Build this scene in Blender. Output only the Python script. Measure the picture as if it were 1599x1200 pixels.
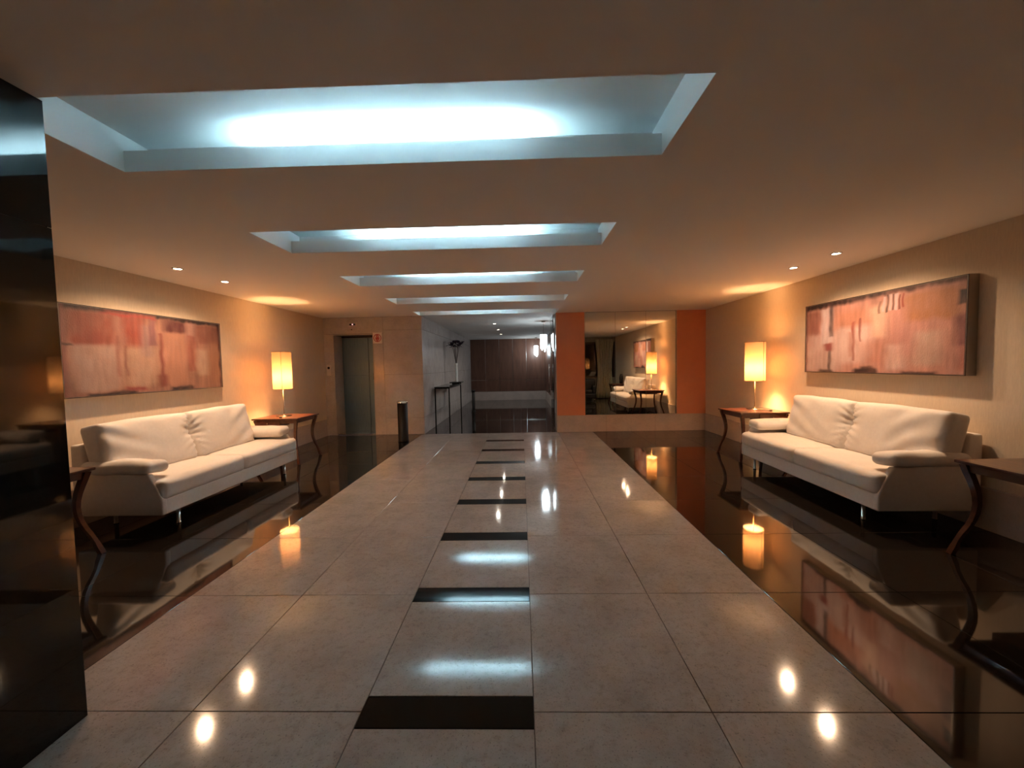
import bpy, bmesh, math, random
from mathutils import Matrix, Vector, noise
for o in list(bpy.data.objects): bpy.data.objects.remove(o, do_unlink=True)
S = bpy.context.scene; C = S.collection
PI = math.pi
# ------------------------------------------------------------------ camera
FW = Vector((-0.02428024, 0.99854204, -0.04821072)); RT = Vector((0.99953918, 0.02336915, -0.01937278)); UP = Vector((0.01821789, 0.04865888, 0.9986493))
cd = bpy.data.cameras.new('camera'); cam = bpy.data.objects.new('camera', cd); C.objects.link(cam)
cd.sensor_fit = 'HORIZONTAL'; cd.sensor_width = 36; cd.lens = 617.6*36/1599; cd.clip_start = .02
cam.matrix_world = Matrix(((RT.x, UP.x, -FW.x, 0), (RT.y, UP.y, -FW.y, 0), (RT.z, UP.z, -FW.z, 1.5), (0, 0, 0, 1)))
S.camera = cam
# ------------------------------------------------------------------ world, exposure
W = bpy.data.worlds.new('world'); S.world = W; W.use_nodes = True
W.node_tree.nodes['Background'].inputs[0].default_value = (.02, .025, .03, 1)
W.node_tree.nodes['Background'].inputs[1].default_value = .2
S.view_settings.view_transform = 'Standard'; S.view_settings.look = 'None'; S.view_settings.gamma = 1
S.view_settings.use_curve_mapping = False; S.view_settings.exposure = 2.4
# light strengths (the lamps themselves are built with their fixtures below)
WARM = (1.0, .64, .385); LAMPC = (1.0, .52, .22); COOL = (.54, .87, 1.05)
P_DOWN = 18.5; P_LAMP = 66; E_TUBE = 15.5; P_HALL = 5.5; E_CRYSTAL = 8
# ------------------------------------------------------------------ main dimensions (metres)
XL, XR, D, CZ = -4.36, 3.99, 8.68, 2.611          # side walls, far wall, ceiling
PL, PR = -2.234, 1.545                              # light granite walkway
COLS = [-2.234, -1.48, -.7255, .0272, .789, 1.545]
RY0, RDY, SW = 1.6396, .8805, .16                   # slab rows, dark strip width
CX0, CX1, CY0, CDY, CW = -2.183, .776, 1.598, 1.6, .603
YB = -1.6                                           # wall behind the camera
BH = .367                                           # stone base height
HX0, HX1, HY1 = -2.17, 1.03, 16.95                  # hall beyond the far wall
OP0, OP1 = -2.17, .772                              # opening into the hall
EX0, EX1, EZ = -4.156, -3.25, 2.245                 # lift opening

# ------------------------------------------------------------------ materials
def mat(name, col, rough=.5, metal=0, spec=.5, ior=1.5, noise_s=None, col2=None, noise_d=4, bump=0, bump_s=60, coat=0, trans=0, sheen=0, stretch=(1, 1, 1), ramp=(.35, .65), rough2=None):
    m = bpy.data.materials.new(name); m.use_nodes = True
    nt = m.node_tree; b = nt.nodes['Principled BSDF']
    b.inputs['Base Color'].default_value = (*col, 1); b.inputs['Roughness'].default_value = rough
    b.inputs['Metallic'].default_value = metal; b.inputs['Specular IOR Level'].default_value = spec; b.inputs['IOR'].default_value = ior
    b.inputs['Coat Weight'].default_value = coat; b.inputs['Transmission Weight'].default_value = trans
    b.inputs['Sheen Weight'].default_value = sheen
    if noise_s or bump:
        g = nt.nodes.new('ShaderNodeNewGeometry'); mp = nt.nodes.new('ShaderNodeMapping'); mp.inputs['Scale'].default_value = stretch
        nt.links.new(g.outputs['Position'], mp.inputs['Vector'])
    if noise_s:
        n = nt.nodes.new('ShaderNodeTexNoise'); n.inputs['Scale'].default_value = noise_s; n.inputs['Detail'].default_value = noise_d; n.inputs['Roughness'].default_value = .62
        nt.links.new(mp.outputs[0], n.inputs['Vector'])
        r = nt.nodes.new('ShaderNodeValToRGB'); r.color_ramp.elements[0].color = (*(col2 or col), 1); r.color_ramp.elements[1].color = (*col, 1)
        r.color_ramp.elements[0].position, r.color_ramp.elements[1].position = ramp
        nt.links.new(n.outputs['Fac'], r.inputs[0]); nt.links.new(r.outputs[0], b.inputs['Base Color'])
    if bump:
        n2 = nt.nodes.new('ShaderNodeTexNoise'); n2.inputs['Scale'].default_value = bump_s; n2.inputs['Detail'].default_value = 5
        nt.links.new(mp.outputs[0], n2.inputs['Vector'])
        bp = nt.nodes.new('ShaderNodeBump'); bp.inputs['Strength'].default_value = bump; bp.inputs['Distance'].default_value = .01
        nt.links.new(n2.outputs['Fac'], bp.inputs['Height']); nt.links.new(bp.outputs[0], b.inputs['Normal'])
    return m
def emis(name, col, s):
    m = bpy.data.materials.new(name); m.use_nodes = True; nt = m.node_tree; nt.nodes.clear()
    e = nt.nodes.new('ShaderNodeEmission'); e.inputs[0].default_value = (*col, 1); e.inputs[1].default_value = s
    o = nt.nodes.new('ShaderNodeOutputMaterial'); nt.links.new(e.outputs[0], o.inputs[0]); return m
def granite(name, base, dark, vein, rough):
    """polished stone: broad clouds, a finer mottling and small dark specks"""
    m = mat(name, base, rough); nt = m.node_tree; b = nt.nodes['Principled BSDF']
    g = nt.nodes.new('ShaderNodeNewGeometry'); prev = None
    oi = nt.nodes.new('ShaderNodeObjectInfo')
    off = nt.nodes.new('ShaderNodeVectorMath'); off.operation = 'ADD'
    sc = nt.nodes.new('ShaderNodeVectorMath'); sc.operation = 'SCALE'; sc.inputs[0].default_value = (7, 3, 5)
    nt.links.new(oi.outputs['Random'], sc.inputs['Scale']); nt.links.new(g.outputs['Position'], off.inputs[0]); nt.links.new(sc.outputs[0], off.inputs[1])
    col = nt.nodes.new('ShaderNodeRGB'); col.outputs[0].default_value = (*base, 1); prev = col.outputs[0]
    for s, d, lo, hi, c, amt in ((3.2, 7, .40, .66, vein, .75), (26, 6, .5, .74, dark, .38), (120, 3, .58, .70, dark, .7)):
        n = nt.nodes.new('ShaderNodeTexNoise'); n.inputs['Scale'].default_value = s; n.inputs['Detail'].default_value = d; n.inputs['Roughness'].default_value = .68
        nt.links.new(off.outputs[0], n.inputs['Vector'])
        r = nt.nodes.new('ShaderNodeMapRange'); r.inputs['From Min'].default_value = lo; r.inputs['From Max'].default_value = hi; r.inputs['To Max'].default_value = amt
        nt.links.new(n.outputs['Fac'], r.inputs['Value'])
        mx = nt.nodes.new('ShaderNodeMix'); mx.data_type = 'RGBA'; mx.inputs['B'].default_value = (*c, 1)
        mx.inputs[7].default_value = (*c, 1)
        nt.links.new(r.outputs[0], mx.inputs[0]); nt.links.new(prev, mx.inputs[6]); prev = mx.outputs[2]
    nt.links.new(prev, b.inputs['Base Color']); return m

M = {}
M['granite'] = granite('granite_light', (.375, .325, .29), (.11, .095, .085), (.275, .24, .215), .075)
M['marble'] = granite('marble_wall', (.60, .55, .53), (.35, .31, .29), (.46, .42, .40), .16)
M['stone_base'] = granite('stone_base', (.58, .48, .43), (.36, .29, .26), (.46, .39, .35), .2)
M['dark'] = mat('granite_dark', (.016, .011, .008), .045, ior=1.75, noise_s=60, col2=(.006, .005, .004))
M['black'] = mat('granite_black', (.005, .007, .007), .05, ior=1.42, spec=.3, noise_s=120, col2=(.002, .003, .003))
M['pillar'] = mat('granite_pillar', (.004, .006, .006), .035, ior=1.5, noise_s=40, col2=(.002, .003, .003))
M['grout'] = mat('grout', (.10, .085, .075), .8)
M['grout_dark'] = mat('grout_dark', (.10, .07, .05), .35)
M['ceil'] = mat('ceiling_paint', (.86, .83, .80), .85, bump=.05, bump_s=120)
M['white'] = mat('white_paint', (.90, .92, .91), .75)
M['wall'] = mat('wallpaper', (.72, .595, .45), .8, noise_s=90, col2=(.66, .54, .405), stretch=(1, 1, .12), bump=.12, bump_s=220)
M['dim_wall'] = mat('plain_wall', (.36, .33, .28), .85, noise_s=8, col2=(.32, .29, .25))
M['orange'] = mat('orange_paint', (.70, .27, .14), .7, noise_s=6, col2=(.67, .255, .13))
M['mirror'] = mat('mirror_glass', (.80, .80, .76), .012, metal=1)
M['steel'] = mat('brushed_steel', (.17, .27, .38), .40, metal=1, noise_s=120, col2=(.13, .21, .31), stretch=(1, 1, .03))
M['chrome'] = mat('chrome', (.72, .70, .67), .12, metal=1)
M['brass'] = mat('dark_brass', (.36, .24, .14), .25, metal=1)
M['fabric'] = mat('white_upholstery', (.80, .73, .66), .8, noise_s=30, col2=(.76, .69, .62), bump=.10, bump_s=420, sheen=.15)
M['wood'] = mat('mahogany', (.105, .030, .014), .28, noise_s=14, col2=(.05, .014, .008), stretch=(1, .18, 1), coat=.3)
M['hallwood'] = mat('wood_panel', (.17, .075, .045), .38, noise_s=9, col2=(.12, .05, .032), stretch=(1, 1, .15))
M['black_plastic'] = mat('black_plastic', (.010, .008, .007), .5, spec=.3)
M['plate'] = mat('pale_plastic', (.66, .60, .54), .45)
M['red'] = mat('sign_red', (.42, .035, .04), .5)
M['signw'] = mat('sign_white', (.80, .72, .68), .5)
M['display'] = mat('display', (.03, .004, .008), .15)
M['displit'] = emis('display_digit', (1, .45, .4), .5)
M['curtain'] = mat('curtain', (.55, .52, .38), .85, noise_s=18, col2=(.47, .45, .32))
M['leather'] = mat('black_leather', (.012, .011, .011), .42, bump=.2, bump_s=180)
M['ceramic'] = mat('white_ceramic', (.62, .62, .60), .2)
M['leafdark'] = mat('dark_leaf', (.035, .018, .035), .5)
M['stem'] = mat('dark_stem', (.05, .035, .03), .6)
M['winglass'] = mat('night_window', (.006, .008, .01), .04)
M['frame_dark'] = mat('dark_wood_edge', (.035, .015, .010), .45)
M['frame_silver'] = mat('silver_edge', (.42, .37, .31), .35, metal=.7)
M['tube'] = emis('tube_glow', COOL, E_TUBE)
M['crystal'] = emis('crystal_glow', (.78, .93, 1.0), E_CRYSTAL)
M['bulb'] = emis('bulb_glow', (1, .72, .38), 30)
M['lens'] = emis('downlight_glow', (1, .80, .55), 22)
M['lens_hall'] = emis('downlight_cool_glow', (1, .97, .86), 22)
def glassmat():
    m = bpy.data.materials.new('clear_glass'); m.use_nodes = True; nt = m.node_tree; nt.nodes.clear()
    t = nt.nodes.new('ShaderNodeBsdfTransparent'); t.inputs[0].default_value = (.90, .95, .94, 1)
    g = nt.nodes.new('ShaderNodeBsdfGlossy'); g.inputs['Roughness'].default_value = .02
    f = nt.nodes.new('ShaderNodeFresnel'); f.inputs[0].default_value = 1.5; x = nt.nodes.new('ShaderNodeMixShader')
    o = nt.nodes.new('ShaderNodeOutputMaterial')
    nt.links.new(f.outputs[0], x.inputs[0]); nt.links.new(t.outputs[0], x.inputs[1]); nt.links.new(g.outputs[0], x.inputs[2]); nt.links.new(x.outputs[0], o.inputs[0]); return m
M['glass'] = glassmat()
def shademat():
    m = bpy.data.materials.new('lamp_shade_paper'); m.use_nodes = True; nt = m.node_tree; nt.nodes.clear()
    d = nt.nodes.new('ShaderNodeBsdfDiffuse'); d.inputs[0].default_value = (.84, .70, .50, 1)
    t = nt.nodes.new('ShaderNodeBsdfTranslucent'); t.inputs[0].default_value = (.085, .050, .025, 1); x = nt.nodes.new('ShaderNodeMixShader'); x.inputs[0].default_value = .6
    o = nt.nodes.new('ShaderNodeOutputMaterial')
    nt.links.new(d.outputs[0], x.inputs[1]); nt.links.new(t.outputs[0], x.inputs[2]); nt.links.new(x.outputs[0], o.inputs[0]); return m
M['shade'] = shademat()
def diffmat():
    m = bpy.data.materials.new('added_frosted_disc'); m.use_nodes = True; nt = m.node_tree; nt.nodes.clear()
    a = nt.nodes.new('ShaderNodeBsdfTransparent'); t = nt.nodes.new('ShaderNodeBsdfTranslucent'); t.inputs[0].default_value = (.8, .7, .55, 1)
    x = nt.nodes.new('ShaderNodeMixShader'); x.inputs[0].default_value = .68; o = nt.nodes.new('ShaderNodeOutputMaterial')
    nt.links.new(a.outputs[0], x.inputs[1]); nt.links.new(t.outputs[0], x.inputs[2]); nt.links.new(x.outputs[0], o.inputs[0]); return m
M['added_diffuser'] = diffmat()  # for the added disc that dims light leaving the lamp shade tops

# ------------------------------------------------------------------ helpers
def obj(name, me, m, parent=None, smooth=False):
    if isinstance(me, bmesh.types.BMesh):
        bm = me; me = bpy.data.meshes.new(name); bm.normal_update(); bm.to_mesh(me); bm.free()
    o = bpy.data.objects.new(name, me); C.objects.link(o)
    if m: me.materials.append(M[m] if isinstance(m, str) else m)
    if smooth:
        for p in me.polygons: p.use_smooth = True
    if parent: o.parent = parent
    return o
def tag(o, label, cat, group=None):
    o['label'] = label; o['category'] = cat
    if group: o['group'] = group
    return o
def empty(name, loc, label=None, cat=None, group=None, rz=0):
    o = bpy.data.objects.new(name, None); C.objects.link(o); o.location = loc; o.rotation_euler.z = rz; o.empty_display_size = .1
    if label: tag(o, label, cat, group)
    return o
def struct(o, label, cat):
    o['kind'] = 'structure'; tag(o, label, cat); return o
def box(bm, x0, x1, y0, y1, z0, z1):
    v = [bm.verts.new((x, y, z)) for x in (x0, x1) for y in (y0, y1) for z in (z0, z1)]
    for f in ((0, 1, 3, 2), (4, 6, 7, 5), (0, 4, 5, 1), (2, 3, 7, 6), (0, 2, 6, 4), (1, 5, 7, 3)): bm.faces.new([v[i] for i in f])
    return bm
def B(*a, bev=0, seg=1):
    bm = box(bmesh.new(), *a)
    if bev: bmesh.ops.bevel(bm, geom=bm.edges[:], offset=bev, segments=seg, profile=.6, affect='EDGES')
    return bm
def lathe(prof, seg=24, cx=0, cy=0, bm=None):
    bm = bm or bmesh.new(); rings = []
    for r, z in prof:
        rings.append([bm.verts.new((cx+r*math.cos(2*PI*i/seg), cy+r*math.sin(2*PI*i/seg), z)) for i in range(seg)] if r > 1e-6 else [bm.verts.new((cx, cy, z))])
    for a, b in zip(rings, rings[1:]):
        for i in range(seg):
            j = (i+1) % seg
            q = [a[i % len(a)], a[j % len(a)], b[j % len(b)], b[i % len(b)]]
            u = []
            for v in q:
                if v not in u: u.append(v)
            if len(u) > 2: bm.faces.new(u)
    return bm
def tube(pts, rad, seg=8, bm=None, square=False):
    bm = bm or bmesh.new(); rings = []; n = len(pts); pts = [Vector(p) for p in pts]
    for k, p in enumerate(pts):
        t = (pts[min(k+1, n-1)]-pts[max(k-1, 0)]).normalized()
        a = Vector((1, 0, 0)) if abs(t.x) < .8 else Vector((0, 1, 0))
        u = (a-t*a.dot(t)).normalized(); w = t.cross(u); r = rad[k] if isinstance(rad, (list, tuple)) else rad
        s = 4 if square else seg; ph = PI/4 if square else 0; rr = r*1.414 if square else r
        rings.append([bm.verts.new(p+u*rr*math.cos(2*PI*i/s+ph)+w*rr*math.sin(2*PI*i/s+ph)) for i in range(s)])
    for a, b in zip(rings, rings[1:]):
        for i in range(len(a)): bm.faces.new((a[i], a[(i+1) % len(a)], b[(i+1) % len(a)], b[i]))
    bm.faces.new(rings[0][::-1]); bm.faces.new(rings[-1]); return bm
def prism(poly, axis, a, b, bev=0):
    """extrude a 2-D polygon; axis 'y': poly in (x,z)"""
    bm = bmesh.new(); P3 = (lambda p, t: (p[0], t, p[1])) if axis == 'y' else (lambda p, t: (p[0], p[1], t))
    A = [bm.verts.new(P3(p, a)) for p in poly]; Bv = [bm.verts.new(P3(p, b)) for p in poly]; n = len(poly)
    bm.faces.new(A); bm.faces.new(Bv[::-1])
    for i in range(n): bm.faces.new((A[i], A[(i+1) % n], Bv[(i+1) % n], Bv[i]))
    bmesh.ops.recalc_face_normals(bm, faces=bm.faces[:])
    if bev: bmesh.ops.bevel(bm, geom=bm.edges[:], offset=bev, segments=2, profile=.6, affect='EDGES')
    return bm
def soft(size, n, r, disp):
    """rounded cushion block centred on 0; disp(p, unit) -> extra offset vector"""
    bm = bmesh.new(); hx, hy, hz = (s/2 for s in size); nx, ny, nz = n; vm = {}
    def key(i, j, k): return (i, j, k)
    def V(i, j, k):
        if (i, j, k) in vm: return vm[(i, j, k)]
        u = Vector((2*i/nx-1, 2*j/ny-1, 2*k/nz-1)); p = Vector((u.x*hx, u.y*hy, u.z*hz))
        q = Vector((max(-hx+r, min(hx-r, p.x)), max(-hy+r, min(hy-r, p.y)), max(-hz+r, min(hz-r, p.z))))
        d = p-q
        if d.length > 1e-6: p = q+d.normalized()*min(r, max(abs(d.x), abs(d.y), abs(d.z)))
        p = p+disp(p, u); vm[(i, j, k)] = bm.verts.new(p); return vm[(i, j, k)]
    def quad(a, b, c, d): bm.faces.new((V(*a), V(*b), V(*c), V(*d)))
    for j in range(ny):
        for k in range(nz):
            quad((0, j, k), (0, j, k+1), (0, j+1, k+1), (0, j+1, k)); quad((nx, j, k), (nx, j+1, k), (nx, j+1, k+1), (nx, j, k+1))
    for i in range(nx):
        for k in range(nz):
            quad((i, 0, k), (i+1, 0, k), (i+1, 0, k+1), (i, 0, k+1)); quad((i, ny, k), (i, ny, k+1), (i+1, ny, k+1), (i+1, ny, k))
    for i in range(nx):
        for j in range(ny):
            quad((i, j, 0), (i, j+1, 0), (i+1, j+1, 0), (i+1, j, 0)); quad((i, j, nz), (i+1, j, nz), (i+1, j+1, nz), (i, j+1, nz))
    return bm

# ------------------------------------------------------------------ floor
fl = obj('floor', box(box(box(bmesh.new(), XL-.1, XR+.1, YB, 1.2, -.1, -.0215), XL-.1, XR+.1, 1.2, D, -.1, -.0215), OP0-.2, HX1+.1, D, HY1, -.1, -.0215), 'grout_dark')
struct(fl, 'polished stone floor with a pale granite walkway between dark granite sides', 'floor')
G = .0018
rows = [RY0+RDY*k for k in range(-4, 9)]; rows[0] = YB; rows = [y for y in rows if y < D-.05]+[D]
cache = {}
def slab(name, x0, x1, y0, y1, m, parent=fl, top=0):
    k = (round(x1-x0, 4), round(y1-y0, 4), m)
    if k not in cache:
        w, h = x1-x0-2*G, y1-y0-2*G
        bm = B(-w/2, w/2, -h/2, h/2, -.02, 0, bev=.0012); me = bpy.data.meshes.new(name); bm.to_mesh(me); bm.free(); me.materials.append(M[m]); cache[k] = me
    o = bpy.data.objects.new(name, cache[k]); C.objects.link(o); o.parent = parent; o.location = ((x0+x1)/2, (y0+y1)/2, top); return o
for i, (y0, y1) in enumerate(zip(rows, rows[1:])):
    for c in range(5):
        a = y0; b = y1
        if c == 2:
            if i > 0: a += SW/2
            if b < D-.01: b -= SW/2
            elif b == D: b = D
        slab('granite_slab', COLS[c], COLS[c+1], a, b, 'granite')
    if y1 < D-.01: slab('black_strip', COLS[2], COLS[3], y1-SW/2, y1+SW/2, 'black')
    for x0, x1 in ((XL, -3.9), (-3.9, -3.07), (-3.07, PL), (PR, 2.38), (2.38, 3.215), (3.215, XR)):
        slab('dark_slab', x0, x1, y0, y1, 'dark')
hr = [D+.0+1.03375*k for k in range(9)]
for y0, y1 in zip(hr, hr[1:]):
    for x0, x1 in ((HX0, -1.1), (-1.1, -.03), (-.03, HX1)): slab('dark_slab', x0, x1, y0, y1, 'dark')
# ------------------------------------------------------------------ ceiling with five recesses
bm = bmesh.new(); zc = CZ+.02
ys = [YB]+sum([[CY0+CDY*i, CY0+CDY*i+CW] for i in range(5)], [])+[D]
ys = [min(y, D-.035) if 0 < k < len(ys)-1 else y for k, y in enumerate(ys)]
for k in range(len(ys)-1):
    if k % 2 == 0: box(bm, XL-.1, XR+.1, ys[k], ys[k+1], CZ, zc)
    else:
        box(bm, XL-.1, CX0, ys[k], ys[k+1], CZ, zc); box(bm, CX1, XR+.1, ys[k], ys[k+1], CZ, zc)
ce = struct(obj('ceiling', bm, 'ceil'), 'painted flat ceiling with five long lit recesses', 'ceiling')
for i in range(5):
    a = CY0+CDY*i; b = min(a+CW, D-.035); e = b+.145; zr = 2.812; bm = bmesh.new()
    box(bm, CX0, CX1, b-.003, b+.015, CZ+.0003, 2.724)           # lip that hides the tube
    box(bm, CX0-.02, CX0+.003, a-.02, e, zc, zr); box(bm, CX0, CX0+.003, a, b, CZ+.0003, zc); box(bm, CX1-.003, CX1+.02, a-.02, e, zc, zr); box(bm, CX1-.003, CX1, a, b, CZ+.0003, zc)
    box(bm, CX0-.0, CX1+.0, a-.02, a+.003, zc, zr); box(bm, CX0, CX1, a, a+.003, CZ+.0003, zc); box(bm, CX0-.02, CX1+.02, e, e+.02, zc, zr)
    box(bm, CX0-.02, CX1+.02, a-.02, e+.02, zr, zr+.02); box(bm, CX0, CX1, b+.015, e, zc, zc+.004)
    obj('recess', bm, 'white', ce)
ordn = ['first', 'second', 'third', 'fourth', 'fifth']
for i in range(5):
    b = min(CY0+CDY*i+CW, D-.035)
    t = empty('fluorescent_tube', (-.70, b+.075, zc+.004), 'white fluorescent tube behind the lip of the %s ceiling recess from the black pillar' % ordn[i], 'light', 'tubes in the ceiling recesses')
    bm = tube([(-.75, 0, .045), (.75, 0, .045)], .013, 10); obj('tube', bm, 'tube', t, True)
    obj('batten', B(-.79, .79, -.025, .025, 0, .03), 'plate', t)
    for s in (-1, 1): obj('end_cap', B(s*.75-.012, s*.75+.012, -.016, .016, .03, .062), 'plate', t)
# hall ceiling
struct(obj('ceiling_hall', B(OP0-.2, HX1+.1, D, HY1, CZ, CZ+.05), 'ceil'), 'plain ceiling of the hall beyond the opening', 'ceiling')
# ------------------------------------------------------------------ side walls
struct(obj('wall_left', B(XL-.1, XL, YB, D+.1, -.02, CZ+.02), 'wall'), 'beige papered wall behind the sofa beside the black pillar', 'wall')
struct(obj('wall_right', B(XR, XR+.1, YB, D+.1, -.02, CZ+.02), 'wall'), 'beige papered wall behind the sofa opposite the black pillar', 'wall')
struct(obj('wall_back', B(XL-.1, XR+.1, YB-.1, YB, -.02, CZ+.02), 'dim_wall'), 'plain wall behind the viewer', 'wall')
struct(obj('wall_back_right', B(1.75, XR, .30, .42, 0, CZ), 'dim_wall'), 'plain wall with a curtained night window', 'wall')
def baseboard(name, segs, label):
    r = empty(name, (0, 0, 0)); struct(r, label, 'baseboard')
    for s in segs: obj('stone_panel', B(*s, bev=.002), 'stone_base', r)
g = .002
baseboard('baseboard_left', [(XL, XL+.02, y0+g, y1-g, .0005, BH) for y0, y1 in zip((1.7, 3.1, 4.5, 5.9, 7.3), (3.1, 4.5, 5.9, 7.3, D-.025))], 'stone base along the wall behind the sofa beside the black pillar')
baseboard('baseboard_right', [(XR-.02, XR, y0+g, y1-g, .0005, BH) for y0, y1 in zip((.45, 1.75, 3.1, 4.5, 5.9, 7.3), (1.75, 3.1, 4.5, 5.9, 7.3, D-.025))], 'stone base along the wall behind the sofa opposite the black pillar')
baseboard('baseboard_far', [(x0+g, x1-g, D-.02, D, .0005, BH) for x0, x1 in ((OP1, 1.84), (1.84, 2.9), (2.9, XR))], 'stone base below the mirror and the orange columns')
# ------------------------------------------------------------------ black pillar beside the viewer
pil = struct(obj('wall_pillar', B(-2.9, -1.9325, YB, 1.60, 0, CZ), 'grout'), 'black polished granite pillar', 'pillar')
for z0, z1 in ((.0005, 2.0995), (2.1015, CZ-.0005)):
    for y0, y1 in ((YB, .0), (.002, 1.619)): obj('granite_panel', B(-1.9325, -1.929, y0, y1, z0, z1, bev=.0008), 'pillar', pil)
    obj('granite_panel', B(-2.916, -1.946, 1.60, 1.618, z0, z1, bev=.0008), 'pillar', pil)
    obj('granite_panel', B(-2.916, -2.9, YB, 1.599, z0, z1, bev=.0008), 'pillar', pil)
# ------------------------------------------------------------------ far wall: lift side
wf = obj('wall_far', box(box(box(bmesh.new(), XL, EX0, D+.02, D+.5, 0, CZ), EX0, EX1, D+.02, D+.5, EZ, CZ), EX1, OP0-.03, D+.02, D+.5, 0, CZ), 'grout')
struct(wf, 'stone faced wall with the lift door', 'wall')
def mp(x0, x1, z0, z1, y0=D, y1=D+.02): obj('marble_panel', B(x0+g, x1-g, y0, y1, z0+g, z1-g, bev=.0015), 'marble', wf)
mp(XL, EX0, 0, 2.25); mp(XL, EX1+.22, 2.25, CZ); mp(EX1, EX1+.22, 0, 2.25)
for z0, z1 in ((0, .37), (.37, 1.337), (1.337, 2.32), (2.32, CZ)): mp(EX1+.22, OP0, z0, z1)
for s, x in ((1, EX0), (-1, EX1)): obj('door_reveal', B(min(x, x+s*.018), max(x, x+s*.018), D+.001, D+.46, .0005, EZ), 'marble', wf)
obj('door_reveal', B(EX0+.018, EX1-.018, D+.001, D+.46, EZ-.018, EZ), 'marble', wf)
# lift door
yd = D+.42
dr = struct(empty('door_1', (0, 0, 0)), 'brushed steel lift door in the stone wall', 'door')
xm = -3.53
for x0, x1 in ((EX0+.02, xm-.004), (xm+.004, EX1-.02)):
    lf = obj('door_leaf', B(x0, x1, yd, yd+.03, .02, EZ-.05, bev=.003), 'steel', dr)
    obj('rail', B(x0+.02, x1-.02, yd-.006, yd, 1.29, 1.33, bev=.002), 'steel', lf)
obj('header', B(EX0+.02, EX1-.02, yd-.03, yd+.03, EZ-.05, EZ-.019), 'black_plastic', dr)
h = obj('handle', B(-3.42, -3.30, yd-.045, yd-.0005, 1.22, 1.38, bev=.006), 'black_plastic', dr); obj('grip', B(-3.40, -3.31, yd-.062, yd-.045, 1.30, 1.318, bev=.003), 'chrome', h)
obj('sill', B(EX0+.02, EX1-.02, D+.03, yd+.03, .0005, .02, bev=.002), 'chrome', dr)
struct(obj('wall_lift_back', B(EX0-.1, EX1+.1, yd+.07, yd+.12, 0, EZ+.1), 'dim_wall'), 'shaft wall behind the lift door', 'wall')
# floor indicator, sign, call button
t = empty('floor_indicator', (-3.677, D, 2.405), 'small floor indicator with dark red display above the lift door', 'display')
obj('housing', B(-.10, .10, -.018, 0, 0, .095, bev=.004), 'plate', t)
s = obj('screen', B(-.085, .045, -.021, -.0185, .03, .07), 'display', t); obj('digit', B(-.025, -.005, -.0225, -.0212, .036, .064), 'displit', s)
obj('sensor', B(-.06, -.035, -.006, 0, -.07, -.05, bev=.002), 'black_plastic', t)
t = empty('warning_sign', (-3.156, D, 2.03), 'white square sign with a red ring and figure by the lift door', 'sign')
obj('plate', B(-.10, .10, -.006, 0, 0, .24, bev=.002), 'signw', t)
def ring(r0, r1, cx, cz, y0, y1, seg=32):
    bm = bmesh.new(); vs = []
    for i in range(seg):
        c, s_ = math.cos(2*PI*i/seg), math.sin(2*PI*i/seg)
        vs.append([bm.verts.new((cx+r*c, y, cz+r*s_)) for r, y in ((r0, y0), (r1, y0), (r1, y1), (r0, y1))])
    for i in range(seg):
        a, b = vs[i], vs[(i+1) % seg]
        for k in range(4): bm.faces.new((a[k], a[(k+1) % 4], b[(k+1) % 4], b[k]))
    bmesh.ops.recalc_face_normals(bm, faces=bm.faces[:]); return bm
obj('ring', ring(.072, .088, 0, .12, -.0078, -.0062), 'red', t)
obj('figure_head', ring(.010, .032, 0, .158, -.0078, -.0062, 20), 'red', t)
bm = bmesh.new()
for a_ in (.35, -.35): 
    c, s_ = math.cos(a_), math.sin(a_); pts = [(-.05, -.010), (.05, -.010), (.05, .010), (-.05, .010)]
    bm2 = [bm.verts.new((x*c-z*s_, y, .112+x*s_+z*c)) for y in (-.0078, -.0062) for x, z in pts]
    for f in ((0, 1, 2, 3), (7, 6, 5, 4), (0, 4, 5, 1), (1, 5, 6, 2), (2, 6, 7, 3), (3, 7, 4, 0)): bm.faces.new([bm2[q] for q in f])
obj('figure_cross', bm, 'red', t); obj('figure_base', ring(.008, .030, 0, .080, -.0078, -.0062, 20), 'red', t)
t = empty('call_button', (-4.262, D, 1.34), 'pale lift call button plate with one dark button', 'button panel')
obj('plate', B(-.05, .05, -.012, 0, 0, .24, bev=.004), 'plate', t)
obj('button', lathe([(0, .0), (.026, 0), (.026, .012), (.02, .016), (0, .016)], 20), 'black_plastic', t); bpy.data.objects['button'].rotation_euler.x = PI/2; bpy.data.objects['button'].location = (0, -.012, .17)
# ------------------------------------------------------------------ far wall: mirror side
wr = struct(obj('wall_far_right', B(OP1, XR, D+.035, D+.25, 0, CZ), 'dim_wall'), 'wall carrying the mirror between two orange columns', 'wall')
obj('lower_wall', B(OP1, XR, D+.0005, D+.035, 0, BH), 'dim_wall', wr)
for x0, x1 in ((OP1, 1.385), (3.377, XR)): obj('orange_column', B(x0, x1, D-.012, D+.035, BH+.0005, CZ-.0005, bev=.002), 'orange', wr)
obj('side_face', B(OP1-.01, OP1, D-.01, D+.25, 0, CZ), 'marble', wr)
mi = empty('wall_mirror', (2.38, D+.03, BH), 'tall wall mirror of three panes between two orange columns', 'mirror')
for k, (x0, x1, tl) in enumerate(((1.40, 2.059, -.004), (2.059, 2.719, 0), (2.719, 3.363, .006))):
    w = x1-x0; o = obj('mirror_pane', B(-w/2+.002, w/2-.002, -.004, .0, .003, CZ-BH-.003, bev=.0015), 'mirror', mi); o.location = ((x0+x1)/2-2.38, -.006, 0); o.rotation_euler.z = tl
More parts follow.
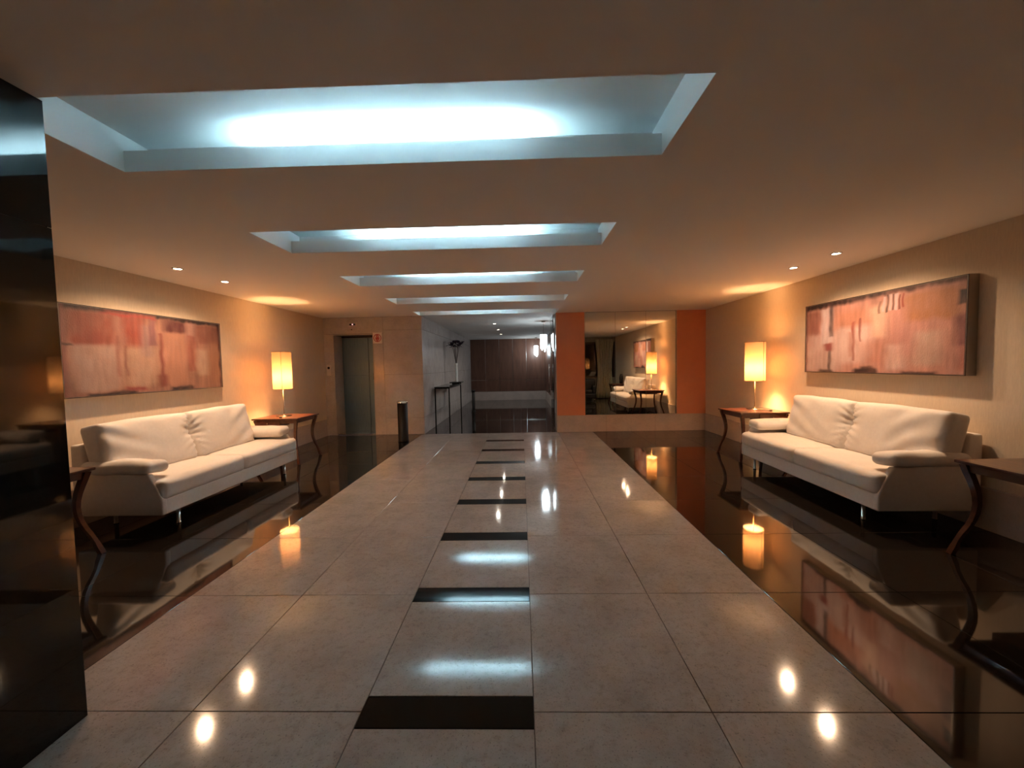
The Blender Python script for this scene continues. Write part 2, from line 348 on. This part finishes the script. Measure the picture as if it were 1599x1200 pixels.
for x0, x1 in ((1.387, 1.399), (3.364, 3.376)): obj('edge_trim', B(x0-2.38, x1-2.38, -.03, .004, .0, CZ-BH-.001), 'chrome', mi)
# ------------------------------------------------------------------ hall beyond
hl = struct(obj('wall_hall_left', B(HX0-.13, HX0-.022, D+.02, HY1, 0, CZ), 'grout'), 'stone faced side wall of the hall', 'wall')
yy = [D, 9.9, 11.2, 12.6, 14.0, 15.4, HY1]
for y0, y1 in zip(yy, yy[1:]):
    for z0, z1 in ((0, .37), (.37, 1.337), (1.337, 2.32), (2.32, CZ)): obj('marble_panel', B(HX0-.02, HX0, max(y0, D+.022)+g, y1-g, z0+g, z1-g, bev=.0015), 'marble', hl)
hrw = struct(obj('wall_hall_right', B(HX1+.02, HX1+.12, D+.25, HY1, 0, CZ), 'dim_wall'), 'side wall of the hall with tall dark panels', 'wall')
for k in range(7): obj('wood_panel', B(HX1, HX1+.02, D+.26+1.14*k+g, D+.26+1.14*(k+1)-g, BH, CZ, bev=.003), 'hallwood', hrw)
obj('stone_panel', B(HX1-.01, HX1+.02, D+.26, HY1-.025, 0, BH-.002), 'stone_base', hrw)
hf = struct(obj('wall_hall_far', B(HX0-.1, HX1+.1, HY1, HY1+.1, 0, CZ), 'dim_wall'), 'end wall of the hall in brown panels', 'wall')
xs = [HX0, -1.53, -.94, -.36, .22, HX1]
for x0, x1 in zip(xs, xs[1:]):
    for z0, z1 in ((BH, .86), (.86, CZ)): obj('wood_panel', B(x0+.006, x1-.006, HY1-.02, HY1, z0+.006, z1-.006, bev=.002), 'hallwood', hf)
    obj('seam', B(x1-.006, x1+.006, HY1-.012, HY1-.001, BH, CZ), 'chrome', hf)
obj('seam', B(HX0, HX1, HY1-.012, HY1-.001, .854, .866), 'chrome', hf)
obj('stone_panel', B(HX0, HX1, HY1-.025, HY1, 0, BH-.002), 'stone_base', hf)
# open glass door leaf at the side of the opening
gd = struct(empty('door_2', (.735, 8.95, 0)), 'open frameless glass door leaf at the hall entrance', 'door')
gp = obj('glass_pane', B(-.005, .005, 0, .92, .012, 2.2), 'glass', gd)
obj('glass_pane', B(-.005, .005, .0, .92, 2.206, CZ-.001), 'glass', gd)
for z in (.0005, 2.19): obj('patch_fitting', B(-.012, .012, 0, .14, z, z+.05, bev=.002), 'chrome', gd)
obj('pull_handle', tube([(-.05, .84, .8), (-.05, .84, 1.5)], .011, 10), 'chrome', gd, True)
for z in (.88, 1.42): obj('handle_post', tube([(-.05, .84, z), (.006, .84, z)], .007, 8), 'chrome', gd, True)

# ------------------------------------------------------------------ sofas
def wr_noise(p, s, seed): return noise.noise(Vector((p.x*s+seed*7.1, p.y*s+seed*3.3, p.z*s-seed*5.7)))
def sofa(loc, sg, L, label, group, seed, rz=0):
    """d = depth from the front edge (x = sg*d), t along the length from the end nearest the entrance"""
    R = empty('sofa', loc, label, 'sofa', group, rz)
    X = lambda d: sg*d
    def bx(d0, d1, t0, t1, z0, z1, bev=.012, seg=3):
        a, b = sorted((X(d0), X(d1))); return B(a, b, t0, t1, z0, z1, bev=bev, seg=seg)
    obj('base', bx(.012, .80, .0, L, .165, .31), 'fabric', R)
    obj('back_frame', bx(.76, .90, .03, L-.03, .20, .83, bev=.03), 'fabric', R, True)
    for t0 in (.004, L-.042):
        poly = [(X(d), z) for d, z in ((.008, .168), (.008, .30), (.05, .42), (.13, .55), (.84, .57), (.84, .168))]
        obj('side_panel', prism(poly, 'y', t0-.012, t0+.044, bev=.012), 'fabric', R, True)
    for k in range(2):
        w = L/2
        def dp(p, u, k=k):
            z = 0; o = Vector((0, 0, 0)); top = max(0, u.z)
            o.z += .020*top*(1-u.x**2)*(1-u.y**4) + .006*wr_noise(p, 5, seed+k)*top
            pin = math.exp(-((abs(u.y)-1)/.10)**2)*top; o.z += .010*pin*wr_noise(p, 24, seed+k+3)
            o += Vector((0, 0, .0045*top*math.sin(9*u.y+5*u.x+4*wr_noise(p, 3, seed))*max(0, wr_noise(p, 2.2, seed+9))))
            if u.x*(-sg) > .3: o.x += -sg*.012*(1-u.z**2)*(1-u.y**6)
            return o
        bm = soft((.66, w-.004, .185), (20, 34, 8), .045, dp)
        o = obj('seat_cushion', bm, 'fabric', R, True); o.location = (X(.325), w*k+w/2, .395)
        # piping line round the front of the cushion
        obj('piping', tube([(X(.33)-X(.325)+(-sg)*.324, -w/2+.04+(w-.08)*q/8, .052) for q in range(9)], .0035, 6), 'fabric', o, True)
    bw = (L-.20)/2
    for k in range(2):
        def dp(p, u, k=k):
            f = max(0, -sg*u.x)                         # front face
            o = Vector((0, 0, 0)); o.x += -sg*.030*f*(1-u.y**4)*(1-u.z**4)
            e = (u.y if k == 0 else -u.y)               # +1 at the joint between the two
            pin = math.exp(-((1-e)/.22)**2)
            fan = math.sin((u.z-.15)*13/(1.15-e*.9+.15)+k*1.3+wr_noise(p, 3, seed))
            o.x += -sg*f*pin*(.012*fan-.030*math.exp(-((u.z-.15)/.3)**2))
            out = math.exp(-((1+e)/.8)**2)
            o.x += -sg*f*out*.014*math.sin(9*(u.z+.75*e)+2.2*wr_noise(p, 2.6, seed+k))*max(.15, .5+wr_noise(p, 3, seed+4))
            o.x += -sg*f*.006*wr_noise(p, 7, seed+k)
            o.z += .012*max(0, u.z)*(1-u.y**2)+.010*max(0, u.z)*wr_noise(p, 3.5, seed+5+k)
            if abs(u.y) > .9 and u.z > .75: o.z += .010*(abs(u.y)-.9)*10*(u.z-.75)*4
            return o
        bm = soft((.20, bw-.004, .56), (8, 36, 26), .05, dp)
        o = obj('back_cushion', bm, 'fabric', R, True); o.location = (X(.625), .0+bw*k+bw/2, .735); o.rotation_euler.y = sg*math.radians(13)
    for e, t in ((0, .085), (1, L-.105)):
        def dp(p, u, e=e):
            o = Vector((0, 0, 0)); o.z += .016*max(0, u.z)*(1-u.y**2)*(1-u.x**4) + .012*wr_noise(p, 5, seed+e+20)*abs(u.z)
            o.z -= .03*max(0, -sg*u.x-.5)**2*4*0
            o.y += .010*wr_noise(p, 6, seed+e+30)
            return o
        bm = soft((.66, .25, .115), (22, 12, 8), .05, dp)
        o = obj('arm_pad', bm, 'fabric', R, True); o.location = (X(.43), t, .605); o.rotation_euler = ((-.10 if e == 0 else .10), 0, 0)
    for d in (.085, .72):
        for t in (.24, L-.2):
            lg = obj('leg', lathe([(0, .0), (.020, 0), (.020, .012), (.016, .016), (.016, .166), (0, .166)], 16, X(d), t), 'chrome', R, True)
    return R
sofa((-3.33, 3.525, 0), -1, 2.19, 'white upholstered two-seat sofa beside the black pillar, below the red-brown painting', 'white lobby sofas', 1)
sofa((3.06, 3.45, 0), 1, 2.22, 'white upholstered two-seat sofa opposite the black pillar, below the salmon-pink painting', 'white lobby sofas', 5, rz=math.radians(-1.3))

# ------------------------------------------------------------------ side tables
def side_table(loc, sg, label, drawer_near=True):
    """origin: middle of the top's footprint; sg=+1 when the wall is on the +x side"""
    R = empty('side_table', loc, label, 'table', 'dark wood side tables'); w, l, H = .365, .34, .73
    bm = soft((2*w, 2*l, .026), (16, 16, 2), .008, lambda p, u: Vector((-.012*math.copysign(1-u.y*u.y, u.x)*abs(u.x)**6*0 + .0, 0, 0)))
    o = obj('table_top', bm, 'wood', R); o.location.z = H-.013
    a = .055
    for y in (-l+a, l-a): obj('apron', B(-w+a, w-a, y-.011, y+.011, H-.085, H-.026, bev=.002), 'wood', R)
    for x in (-w+a, w-a): obj('apron', B(x-.011, x+.011, -l+a, l-a, H-.085, H-.026, bev=.002), 'wood', R)
    s = -1 if drawer_near else 1
    x0, x1 = sorted((sg*-.07, sg*.30))
    dw = obj('drawer', B(x0, x1, min(s*(l-.03), s*.05), max(s*(l-.03), s*.05), H-.135, H-.027, bev=.004), 'wood', R)
    obj('knob', lathe([(0, 0), (.006, 0), (.006, .012), (.013, .018), (.011, .026), (0, .028)], 14), 'brass', dw, True)
    k = dw.children[0]; k.location = ((x0+x1)/2, s*(l-.03), H-.08); k.rotation_euler.x = PI/2*(1 if s < 0 else -1)
    for sx in (-1, 1):
        for sy in (-1, 1):
            pts = []; rad = []
            for q in range(13):
                f = q/12; z = (H-.026)*(1-f)
                off = .038-.062*math.sin(PI*min(1, f*1.25))**1.2*(1 if f < .8 else 1)+.055*max(0, (f-.62)/.38)**1.6
                pts.append((sx*(w-.05+off*.75-.02), sy*(l-.05+off*.75-.02), z)); rad.append(.023-.009*math.sin(PI*f*.5)+(.004 if q > 10 else 0))
            obj('leg', tube(pts, rad, square=True), 'wood', R)
    return R
TR = (3.57, 6.19, 0); TL = (-3.88, 6.40, 0)
side_table(TR, 1, 'dark wood side table with curved legs holding a lamp beside the mirror wall')
side_table(TL, -1, 'dark wood side table with curved legs holding a lamp near the lift door')
side_table((3.60, 2.68, 0), 1, 'dark wood side table at the sofa end away from the mirror wall', False)
side_table((-3.88, 2.80, 0), -1, 'dark wood side table at the sofa end beside the black pillar', False)
# ------------------------------------------------------------------ table lamps
def table_lamp(x, y, label, ph):
    R = empty('table_lamp', (x, y, .731), label, 'lamp', 'lit table lamps with tall cylindrical shades')
    obj('base', lathe([(0, 0), (.115, 0), (.118, .006), (.112, .012), (.02, .016), (.012, .03), (0, .03)], 40), 'chrome', R, True)
    obj('pole', lathe([(.0065, .012), (.0065, .56), (0, .56)], 14), 'brass', R, True)
    z0, z1, r = .447, 1.05, .141
    sh = obj('lamp_shade', lathe([(r, z0), (r, z0+.2), (r, z0+.4), (r, z1)], 64), 'shade', R, True)
    for z in (z0, z1): obj('rim', lathe([(r-.002, z-.003), (r+.002, z-.003), (r+.002, z+.003), (r-.002, z+.003), (r-.002, z-.003)], 64), 'brass', sh, True)
    obj('seam', B(r*math.cos(ph)-.002, r*math.cos(ph)+.002, r*math.sin(ph)-.002, r*math.sin(ph)+.002, z0, z1), 'brass', sh)
    for k in range(3):
        a = ph+.5+k*2*PI/3; obj('spider_arm', tube([(0, 0, z0+.03), (r*math.cos(a), r*math.sin(a), z0+.005)], .002, 6), 'brass', sh)
    obj('added_top_diffuser', lathe([(0, z1-.02), (r-.004, z1-.02)], 48), 'added_diffuser', sh)  # unseen disc, added to soften the lamp's light patch on the ceiling
    obj('socket', lathe([(0, .52), (.018, .52), (.018, .575), (0, .575)], 16), 'brass', R, True)
    obj('bulb', lathe([(0, .575), (.014, .578), (.03, .61), (.03, .635), (.018, .66), (0, .665)], 20), 'bulb', R, True)
    obj('cord', tube([(-.0, -.11, .004), (.03, -.16, .004), (.06, -.20, .004), (.085, -.24, .004)], .003, 6), 'black_plastic', R, True)
    obj('cord_switch', B(.075, .115, -.262, -.238, .0005, .016, bev=.004), 'black_plastic', R)
    ld = bpy.data.lights.new('bulb_light', 'POINT'); ld.energy = P_LAMP; ld.color = LAMPC; ld.shadow_soft_size = .048
    lo = bpy.data.objects.new('bulb_light', ld); C.objects.link(lo); lo.parent = R; lo.location = (0, 0, .63)
table_lamp(3.655, 6.28, 'lit table lamp with tall cream shade beside the mirror wall', -1.2)
table_lamp(-3.91, 6.38, 'lit table lamp with tall cream shade near the lift door', -1.1)
# ------------------------------------------------------------------ downlights
def downlight(x, y, label, lens, energy, col, group, aim=0):
    R = empty('downlight', (x, y, CZ), label, 'light', group)
    obj('trim_ring', lathe([(.036, -.001), (.052, -.001), (.054, -.006), (.040, -.010), (.034, -.004), (.036, -.001)], 28), 'plate', R, True)
    obj('lens', lathe([(0, -.003), (.034, -.003), (.034, -.0005), (0, -.0005)], 24), lens, R)
    ld = bpy.data.lights.new('downlight_beam', 'SPOT'); ld.energy = energy; ld.color = col; ld.spot_size = math.radians(158); ld.spot_blend = .9; ld.shadow_soft_size = .03
    lo = bpy.data.objects.new('downlight_beam', ld); C.objects.link(lo); lo.parent = R; lo.location = (0, 0, -.025); lo.rotation_euler.y = aim
for (x, y, who, pl, aim) in ((-3.69, 4.24, 'red-brown painting', 'closer to the black pillar', -.1), (-3.68, 4.91, 'red-brown painting', 'closer to the lift', -.1), (3.34, 4.31, 'salmon-pink painting', 'farther from the mirror', .1), (3.31, 4.92, 'salmon-pink painting', 'closer to the mirror', .1)):
    downlight(x, y, 'warm recessed ceiling downlight before the %s, %s' % (who, pl), 'lens', P_DOWN, WARM, 'warm downlights over the sofas', aim)
for y, n in ((10.61, 'first'), (12.40, 'second'), (14.22, 'third')):
    downlight(-.70, y, '%s recessed downlight in the hall ceiling, counted from the walkway' % n, 'lens_hall', P_HALL, (1, .9, .78), 'downlights in the hall ceiling')
# ------------------------------------------------------------------ paintings
def painting(xface, sg, y0, y1, z0, z1, base, patches, label, seed, flip, tone):
    """canvas on a box frame; colour comes from overlapping brushed patches (u,v)"""
    R = empty('painting', (xface, (y0+y1)/2, z0), label, 'painting'); th = .088; w = y1-y0; h = z1-z0
    nu, nv = 300, 140; verts = []; cols = []
    for j in range(nv+1):
        for i in range(nu+1):
            u = i/nu; v = j/nv; yl = (u-.5)*w if not flip else (.5-u)*w
            verts.append((-sg*.002, yl*.985, h*(.012+.976*v)))
            n1 = noise.noise(Vector((u*9, v*7, seed))); n2 = noise.noise(Vector((u*38, v*9, seed+4))); n3 = noise.noise(Vector((u*60, v*60, seed+8)))
            n4 = noise.noise(Vector((u*4, v*3, seed+12)))
            uu = u+.010*n1+.004*n2; vv = v+.020*n1+.012*n2
            n5 = noise.noise(Vector((u*55, v*4, seed+20))); n6 = noise.noise(Vector((u*14, v*3, seed+30)))
            c = [b*(1+.22*n4+.14*n1+.12*n5+.16*n6) for b in base]
            for (a0, a1, b0, b1, col, sf, al) in patches:
                sm = lambda t: max(0, min(1, t/sf+.5))
                k = sm(uu-a0)*sm(a1-uu)*sm(vv-b0)*sm(b1-vv)*al*(1+.25*n2+.25*n1)
                k = max(0, min(1, k)); c = [x+(y-x)*k for x, y in zip(c, col)]
            cols.append((*[max(0, min(1, x*t_*(1+.05*n3+.12*n5+.10*n6))) for x, t_ in zip(c, tone)], 1))
    faces = []
    for j in range(nv):
        for i in range(nu):
            a = j*(nu+1)+i; q = (a, a+1, a+nu+2, a+nu+1); faces.append(q if (sg < 0) != flip else q[::-1])
    me = bpy.data.meshes.new('canvas'); me.from_pydata(verts, [], faces)
    ca = me.color_attributes.new('paint', 'FLOAT_COLOR', 'POINT'); ca.data.foreach_set('color', [x for c in cols for x in c])
    m = mat('oil_paint_%d' % seed, (1, 1, 1), .55, bump=.25, bump_s=90, stretch=(1, 1, .5)); at = m.node_tree.nodes.new('ShaderNodeAttribute'); at.attribute_name = 'paint'
    m.node_tree.links.new(at.outputs['Color'], m.node_tree.nodes['Principled BSDF'].inputs['Base Color'])
    obj('canvas', me, m, R)
    b0, b1 = sorted((0, sg*th)); f0, f1 = sorted((-sg*.004, 0))
    obj('box_frame', B(b0, b1, -w/2, w/2, 0, h), 'frame_silver', R)
    e = .006
    for a in ((f0, f1, -w/2, w/2, 0, e), (f0, f1, -w/2, w/2, h-e, h), (f0, f1, -w/2, -w/2+e, e, h-e), (f0, f1, w/2-e, w/2, e, h-e)): obj('edge_strip', B(*a), 'frame_dark', R)
    return R
cream = (.84, .64, .47); sal = (.62, .25, .13); rust = (.34, .09, .05); brown = (.05, .025, .02); org = (.62, .25, .10); pink = (.62, .30, .22)
painting(3.90, 1, 3.565, 5.535, 1.325, 2.215, (.66, .35, .225), [
    (.00, .30, .0, .55, cream, .10, .75), (.02, .13, .55, .90, rust, .05, .55), (.14, .235, .42, .93, (.84, .68, .54), .03, .9), (.25, .50, .55, .85, org, .12, .5),
    (.27, .52, .12, .62, cream, .08, .8), (.52, .62, .45, .85, (.86, .60, .36), .06, .8), (.62, .85, .35, .80, (.66, .33, .22), .12, .7), (.72, .98, .6, .92, (.56, .25, .09), .08, .85),
    (.45, .60, .10, .40, sal, .10, .5), (.62, .72, .05, .35, (.84, .60, .42), .05, .8), (.76, .90, .1, .48, (.70, .50, .33), .06, .8), (.66, .78, .2, .5, pink, .08, .4),
    (.205, .24, .50, .97, brown, .02, .75), (.20, .225, .02, .40, brown, .015, .7), (.17, .235, .30, .42, (.42, .11, .08), .03, .9),
    (.385, .405, .15, .68, (.42, .12, .07), .015, .8), (.435, .45, .40, .72, (.30, .08, .05), .012, .75), (.36, .385, .2, .55, sal, .02, .5),
    (.00, .62, .94, 1.1, brown, .05, .95), (.62, 1.1, .955, 1.1, (.10, .04, .025), .04, .9), (.0, .012, -.1, 1.1, (.20, .05, .03), .012, .8),
    (.585, .60, .76, .93, (.72, .58, .46), .008, .9), (.605, .616, .74, .95, brown, .007, .9), (.62, .638, .76, .95, (.74, .60, .47), .008, .9), (.642, .652, .76, .95, brown, .007, .8), (.655, .675, .76, .95, (.74, .60, .48), .008, .9), (.68, .69, .76, .93, (.22, .06, .04), .006, .9), (.70, .712, .78, .94, (.40, .09, .05), .007, .9), (.56, .575, .74, .88, (.16, .06, .04), .007, .6),
    (.97, 1.1, .72, .87, (.03, .02, .025), .02, .95), (.955, 1.1, .30, .62, (.20, .05, .05), .05, .75), (.97, 1.1, .05, .3, (.55, .2, .12), .04, .6),
    (.40, .56, -.1, .055, brown, .03, .95), (.45, .53, .0, .085, brown, .03, .8), (.12, .24, -.1, .03, brown, .03, .9), (.70, .88, -.1, .025, brown, .03, .9)],
    'wide abstract salmon-pink and cream painting opposite the black pillar', 3, True, (.56, .52, .66))
mar = (.16, .035, .03)
painting(-4.27, -1, 3.575, 5.545, 1.262, 2.165, (.56, .28, .16), [
    (.04, .27, .05, .60, (.70, .47, .31), .06, .9), (.03, .27, .58, .95, (.44, .11, .055), .07, .85), (.12, .20, .60, .72, (.40, .09, .05), .06, .6), (.26, .31, .5, .95, (.60, .30, .19), .05, .7),
    (.30, .42, .55, .95, (.46, .09, .045), .05, .9), (.30, .50, .08, .58, (.70, .44, .25), .08, .9), (.40, .47, .45, .86, (.42, .27, .22), .05, .6), (.45, .50, .60, .95, (.28, .10, .11), .02, .6),
    (.56, .71, .08, .80, (.66, .32, .17), .05, .85), (.55, .715, .80, .96, mar, .04, .9), (.71, .80, .70, .97, (.60, .34, .24), .04, .7), (.715, .79, .25, .78, (.44, .13, .07), .03, .7),
    (.79, 1.1, .66, .95, (.36, .13, .07), .05, .8), (.79, .89, .2, .58, (.76, .52, .31), .05, .85), (.89, 1.1, .05, .70, (.55, .25, .11), .06, .6),
    (.515, .54, .05, .78, (.30, .06, .04), .02, .75), (.49, .56, .05, .22, (.34, .08, .05), .04, .7), (.30, .315, .2, .58, (.32, .10, .06), .015, .6), (.255, .275, .2, .7, (.40, .13, .08), .015, .5),
    (.18, .50, .935, .97, (.62, .07, .05), .03, .9), (-.1, .22, .955, 1.1, brown, .04, .95), (.2, .5, .975, 1.1, (.25, .04, .03), .03, .8), (.5, 1.1, .96, 1.1, brown, .03, .95),
    (.985, 1.1, -.1, 1.1, (.12, .03, .02), .015, .8), (-.1, .02, -.1, 1.1, (.40, .17, .12), .02, .6), (-.1, .05, .56, .585, brown, .02, .8),
    (.10, .36, -.1, .03, brown, .03, .95), (.58, .75, -.1, .05, brown, .03, .9), (.29, .42, .03, .075, (.42, .06, .05), .03, .8)],
    'wide abstract red-brown and orange painting beside the black pillar', 9, False, (.44, .42, .52))
# ------------------------------------------------------------------ bin by the walkway, stand in the hall
t = empty('waste_bin', (-2.40, 7.86, 0), 'tall slim black waste bin with steel rim beside the marble wall', 'bin')
obj('body', lathe([(0, 0.001), (.102, .001), (.104, .02), (.100, .03), (.100, .77), (0, .77)], 36), 'black_plastic', t, True)
o = obj('rim', lathe([(.078, .77), (.104, .77), (.106, .785), (.104, .81), (.090, .815), (.078, .80), (.078, .77)], 36), 'chrome', t, True)
obj('sand_tray', lathe([(0, .785), (.077, .785), (.077, .771), (0, .771)], 24), 'black_plastic', t)
t = empty('ash_stand', (-1.58, 12.85, 0), 'slim dark stand on the hall floor near the flowers', 'stand')
obj('foot', lathe([(0, .001), (.07, .001), (.07, .02), (.05, .03), (0, .03)], 24), 'black_plastic', t, True)
obj('post', lathe([(.05, .03), (.05, .66), (0, .66)], 24), 'black_plastic', t, True); obj('bowl', lathe([(.05, .655), (.062, .66), (.062, .71), (.05, .71), (.04, .68), (0, .68)], 24), 'black_plastic', t, True)
# ------------------------------------------------------------------ console, tray, vase of dark flowers
t = empty('console_table', (-1.93, 10.45, 0), 'tall slim glass console table along the hall side wall', 'table')
obj('glass_top', B(-.19, .19, -.95, .95, .985, 1.0, bev=.002), 'glass', t)
for sx in (-1, 1):
    obj('rail', B(sx*.17-.012, sx*.17+.012, -.93, .93, .955, .984), 'black_plastic', t)
    for sy in (-1, 1): obj('leg', B(sx*.17-.014, sx*.17+.014, sy*.92-.014, sy*.92+.014, .001, .955), 'black_plastic', t)
for sy in (-1, 1): obj('cross_rail', B(-.158, .158, sy*.92-.012, sy*.92+.012, .955, .984), 'black_plastic', t)
t = empty('tray', (-1.82, 11.05, 1.0), 'dark footed tray on the glass console table', 'tray')
obj('dish', B(-.16, .16, -.25, .25, .03, .055, bev=.006), 'black_plastic', t)
for sy in (-1, 1): obj('foot', B(-.10, .10, sy*.15-.03, sy*.15+.03, .0005, .03), 'black_plastic', t)
t = empty('vase', (-1.82, 11.05, 1.0555), 'tall slim white vase with dark purple flowers on the console tray', 'vase')
obj('body', lathe([(0, 0), (.05, 0), (.046, .02), (.036, .1), (.034, .45), (.042, .52), (.038, .52), (.030, .44), (.03, .05), (0, .05)], 24), 'ceramic', t, True)
random.seed(4)
for k in range(7):
    a = k*2*PI/7+.3; r = .04+.15*random.random(); tip = Vector((r*math.cos(a), r*math.sin(a), .98+.12*random.random()))
    st = obj('stem', tube([(0, 0, .3), (.012*math.cos(a), .012*math.sin(a), .55), tip*.6+Vector((0, 0, .32)), tip], .006, 6), 'stem', t)
    for q in range(7):
        b = q*PI/3.5+random.random(); up = -.2+1.2*random.random(); ln = .11+.07*random.random()
        d = Vector((math.cos(b), math.sin(b), up)).normalized(); s_ = d.cross(Vector((0, 0, 1))).normalized(); n_ = s_.cross(d)
        bm = bmesh.new(); L_ = []
        for f, wd, bend in ((0, .010, 0), (.35, .042, .012), (.7, .036, .0), (1, .006, -.03)):
            c = tip+d*ln*f+n_*bend; L_.append((bm.verts.new(c-s_*wd), bm.verts.new(c+n_*.008*(1-f)), bm.verts.new(c+s_*wd)))
        for p, q2 in zip(L_, L_[1:]):
            bm.faces.new((p[0], p[1], q2[1], q2[0])); bm.faces.new((p[1], p[2], q2[2], q2[1]))
        obj('petal', bm, 'leafdark', st, True)
# ------------------------------------------------------------------ crystal pendant lamps in the hall
def pendant(x, y, label, n):
    R = empty('pendant_lamp', (x, y, CZ), label, 'lamp', 'crystal pendant lamps in the hall')
    obj('canopy', lathe([(0, -.03), (.045, -.028), (.055, -.001), (0, -.001)], 24), 'chrome', R, True)
    obj('rod', lathe([(.005, -.03), (.005, -.33), (0, -.33)], 10), 'chrome', R)
    obj('holder', lathe([(0, -.35), (.085, -.35), (.085, -.33), (0, -.33)], 24), 'chrome', R, True)
    for k in range(n):
        a = 2*PI*k/n; rr = .062; ln = .34+.10*((k*3) % 4)/3
        obj('crystal', lathe([(0, -.352), (.020, -.352), (.024, -.352-ln*.5), (.018, -.352-ln*.9), (0, -.352-ln)], 6, rr*math.cos(a), rr*math.sin(a)), 'crystal', R)
pendant(.585, 10.25, 'bright crystal pendant lamp beside the open glass door', 6)
pendant(.62, 16.3, 'bright crystal pendant lamp by the brown end wall of the hall', 6)
# ------------------------------------------------------------------ behind the viewer, seen in the mirror: window, curtain, armchair, vase
wn = struct(empty('window_1', (0, 0, 0)), 'dark night window behind the curtain', 'window')
obj('window_frame', box(box(box(box(bmesh.new(), 2.1, 2.16, .42, .46, .9, 2.4), 3.84, 3.9, .42, .46, .9, 2.4), 2.16, 3.84, .42, .46, .9, .96), 2.16, 3.84, .42, .46, 2.34, 2.4), 'frame_dark', wn)
obj('pane', B(2.16, 3.84, .425, .435, .96, 2.34), 'winglass', wn)
def curtain(x0, x1, y, label, seed):
    bm = bmesh.new(); n = 90; rowsz = [0.03, .4, .8, 1.2, 1.7, 2.2, 2.50]; V_ = []
    for z in rowsz:
        r_ = []
        for i in range(n+1):
            f = i/n; sw = 1-.25*math.sin(PI*z/2.5)
            r_.append(bm.verts.new((x0+(x1-x0)*(.5+(f-.5)*sw), y+.035*math.sin(f*44+seed+.8*math.sin(f*9+z))+.01*math.sin(z*3+f*7), z)))
        V_.append(r_)
    for a, b in zip(V_, V_[1:]):
        for i in range(n): bm.faces.new((a[i], a[i+1], b[i+1], b[i]))
    R = empty('curtain', (0, 0, 0), label, 'curtain'); o = obj('drape', bm, 'curtain', R, True)
    md = o.modifiers.new('thickness', 'SOLIDIFY'); md.thickness = .004
    obj('rail', tube([(x0-.1, y, 2.52), (x1+.03, y, 2.52)], .012, 8), 'chrome', R)
    for q in range(8): obj('curtain_ring', lathe([(.014, -.004), (.019, -.004), (.019, .004), (.014, .004), (.014, -.004)], 14, x0+(x1-x0)*(q+.5)/8, y), 'chrome', R); R.children[-1].location.z = 2.52
curtain(3.05, 3.85, .58, 'cream pleated curtain seen in the mirror', 1)
R = empty('armchair', (2.55, 1.15, 0), 'black leather armchair seen in the mirror before the curtain', 'armchair', rz=math.radians(8))
def sf(w, l, h, r, loc, nm):
    o = obj(nm, soft((w, l, h), (12, 12, 8), r, lambda p, u: Vector((0, 0, .015*max(0, u.z)*(1-u.x**2)*(1-u.y**2)))), 'leather', R, True); o.location = loc
sf(.84, .80, .20, .04, (0, 0, .20), 'base'); sf(.56, .66, .16, .05, (0, .06, .38), 'seat_cushion'); sf(.82, .20, .56, .06, (0, -.34, .58), 'backrest')
for s in (-1, 1): sf(.15, .70, .34, .05, (s*.345, .04, .46), 'armrest')
for sx in (-1, 1):
    for sy in (-1, 1): obj('leg', lathe([(0, .001), (.02, .001), (.02, .102), (0, .102)], 14, sx*.36, sy*.33), 'chrome', R, True)
tag(obj('dark_vase', lathe([(0, 0), (.05, 0), (.062, .06), (.066, .2), (.05, .29), (.036, .32), (.042, .35), (.035, .35), (.03, .32), (0, .31)], 28), 'black_plastic', None, True), 'small glossy black vase on the side table away from the mirror wall', 'vase').location = (3.70, 2.62, .7312)
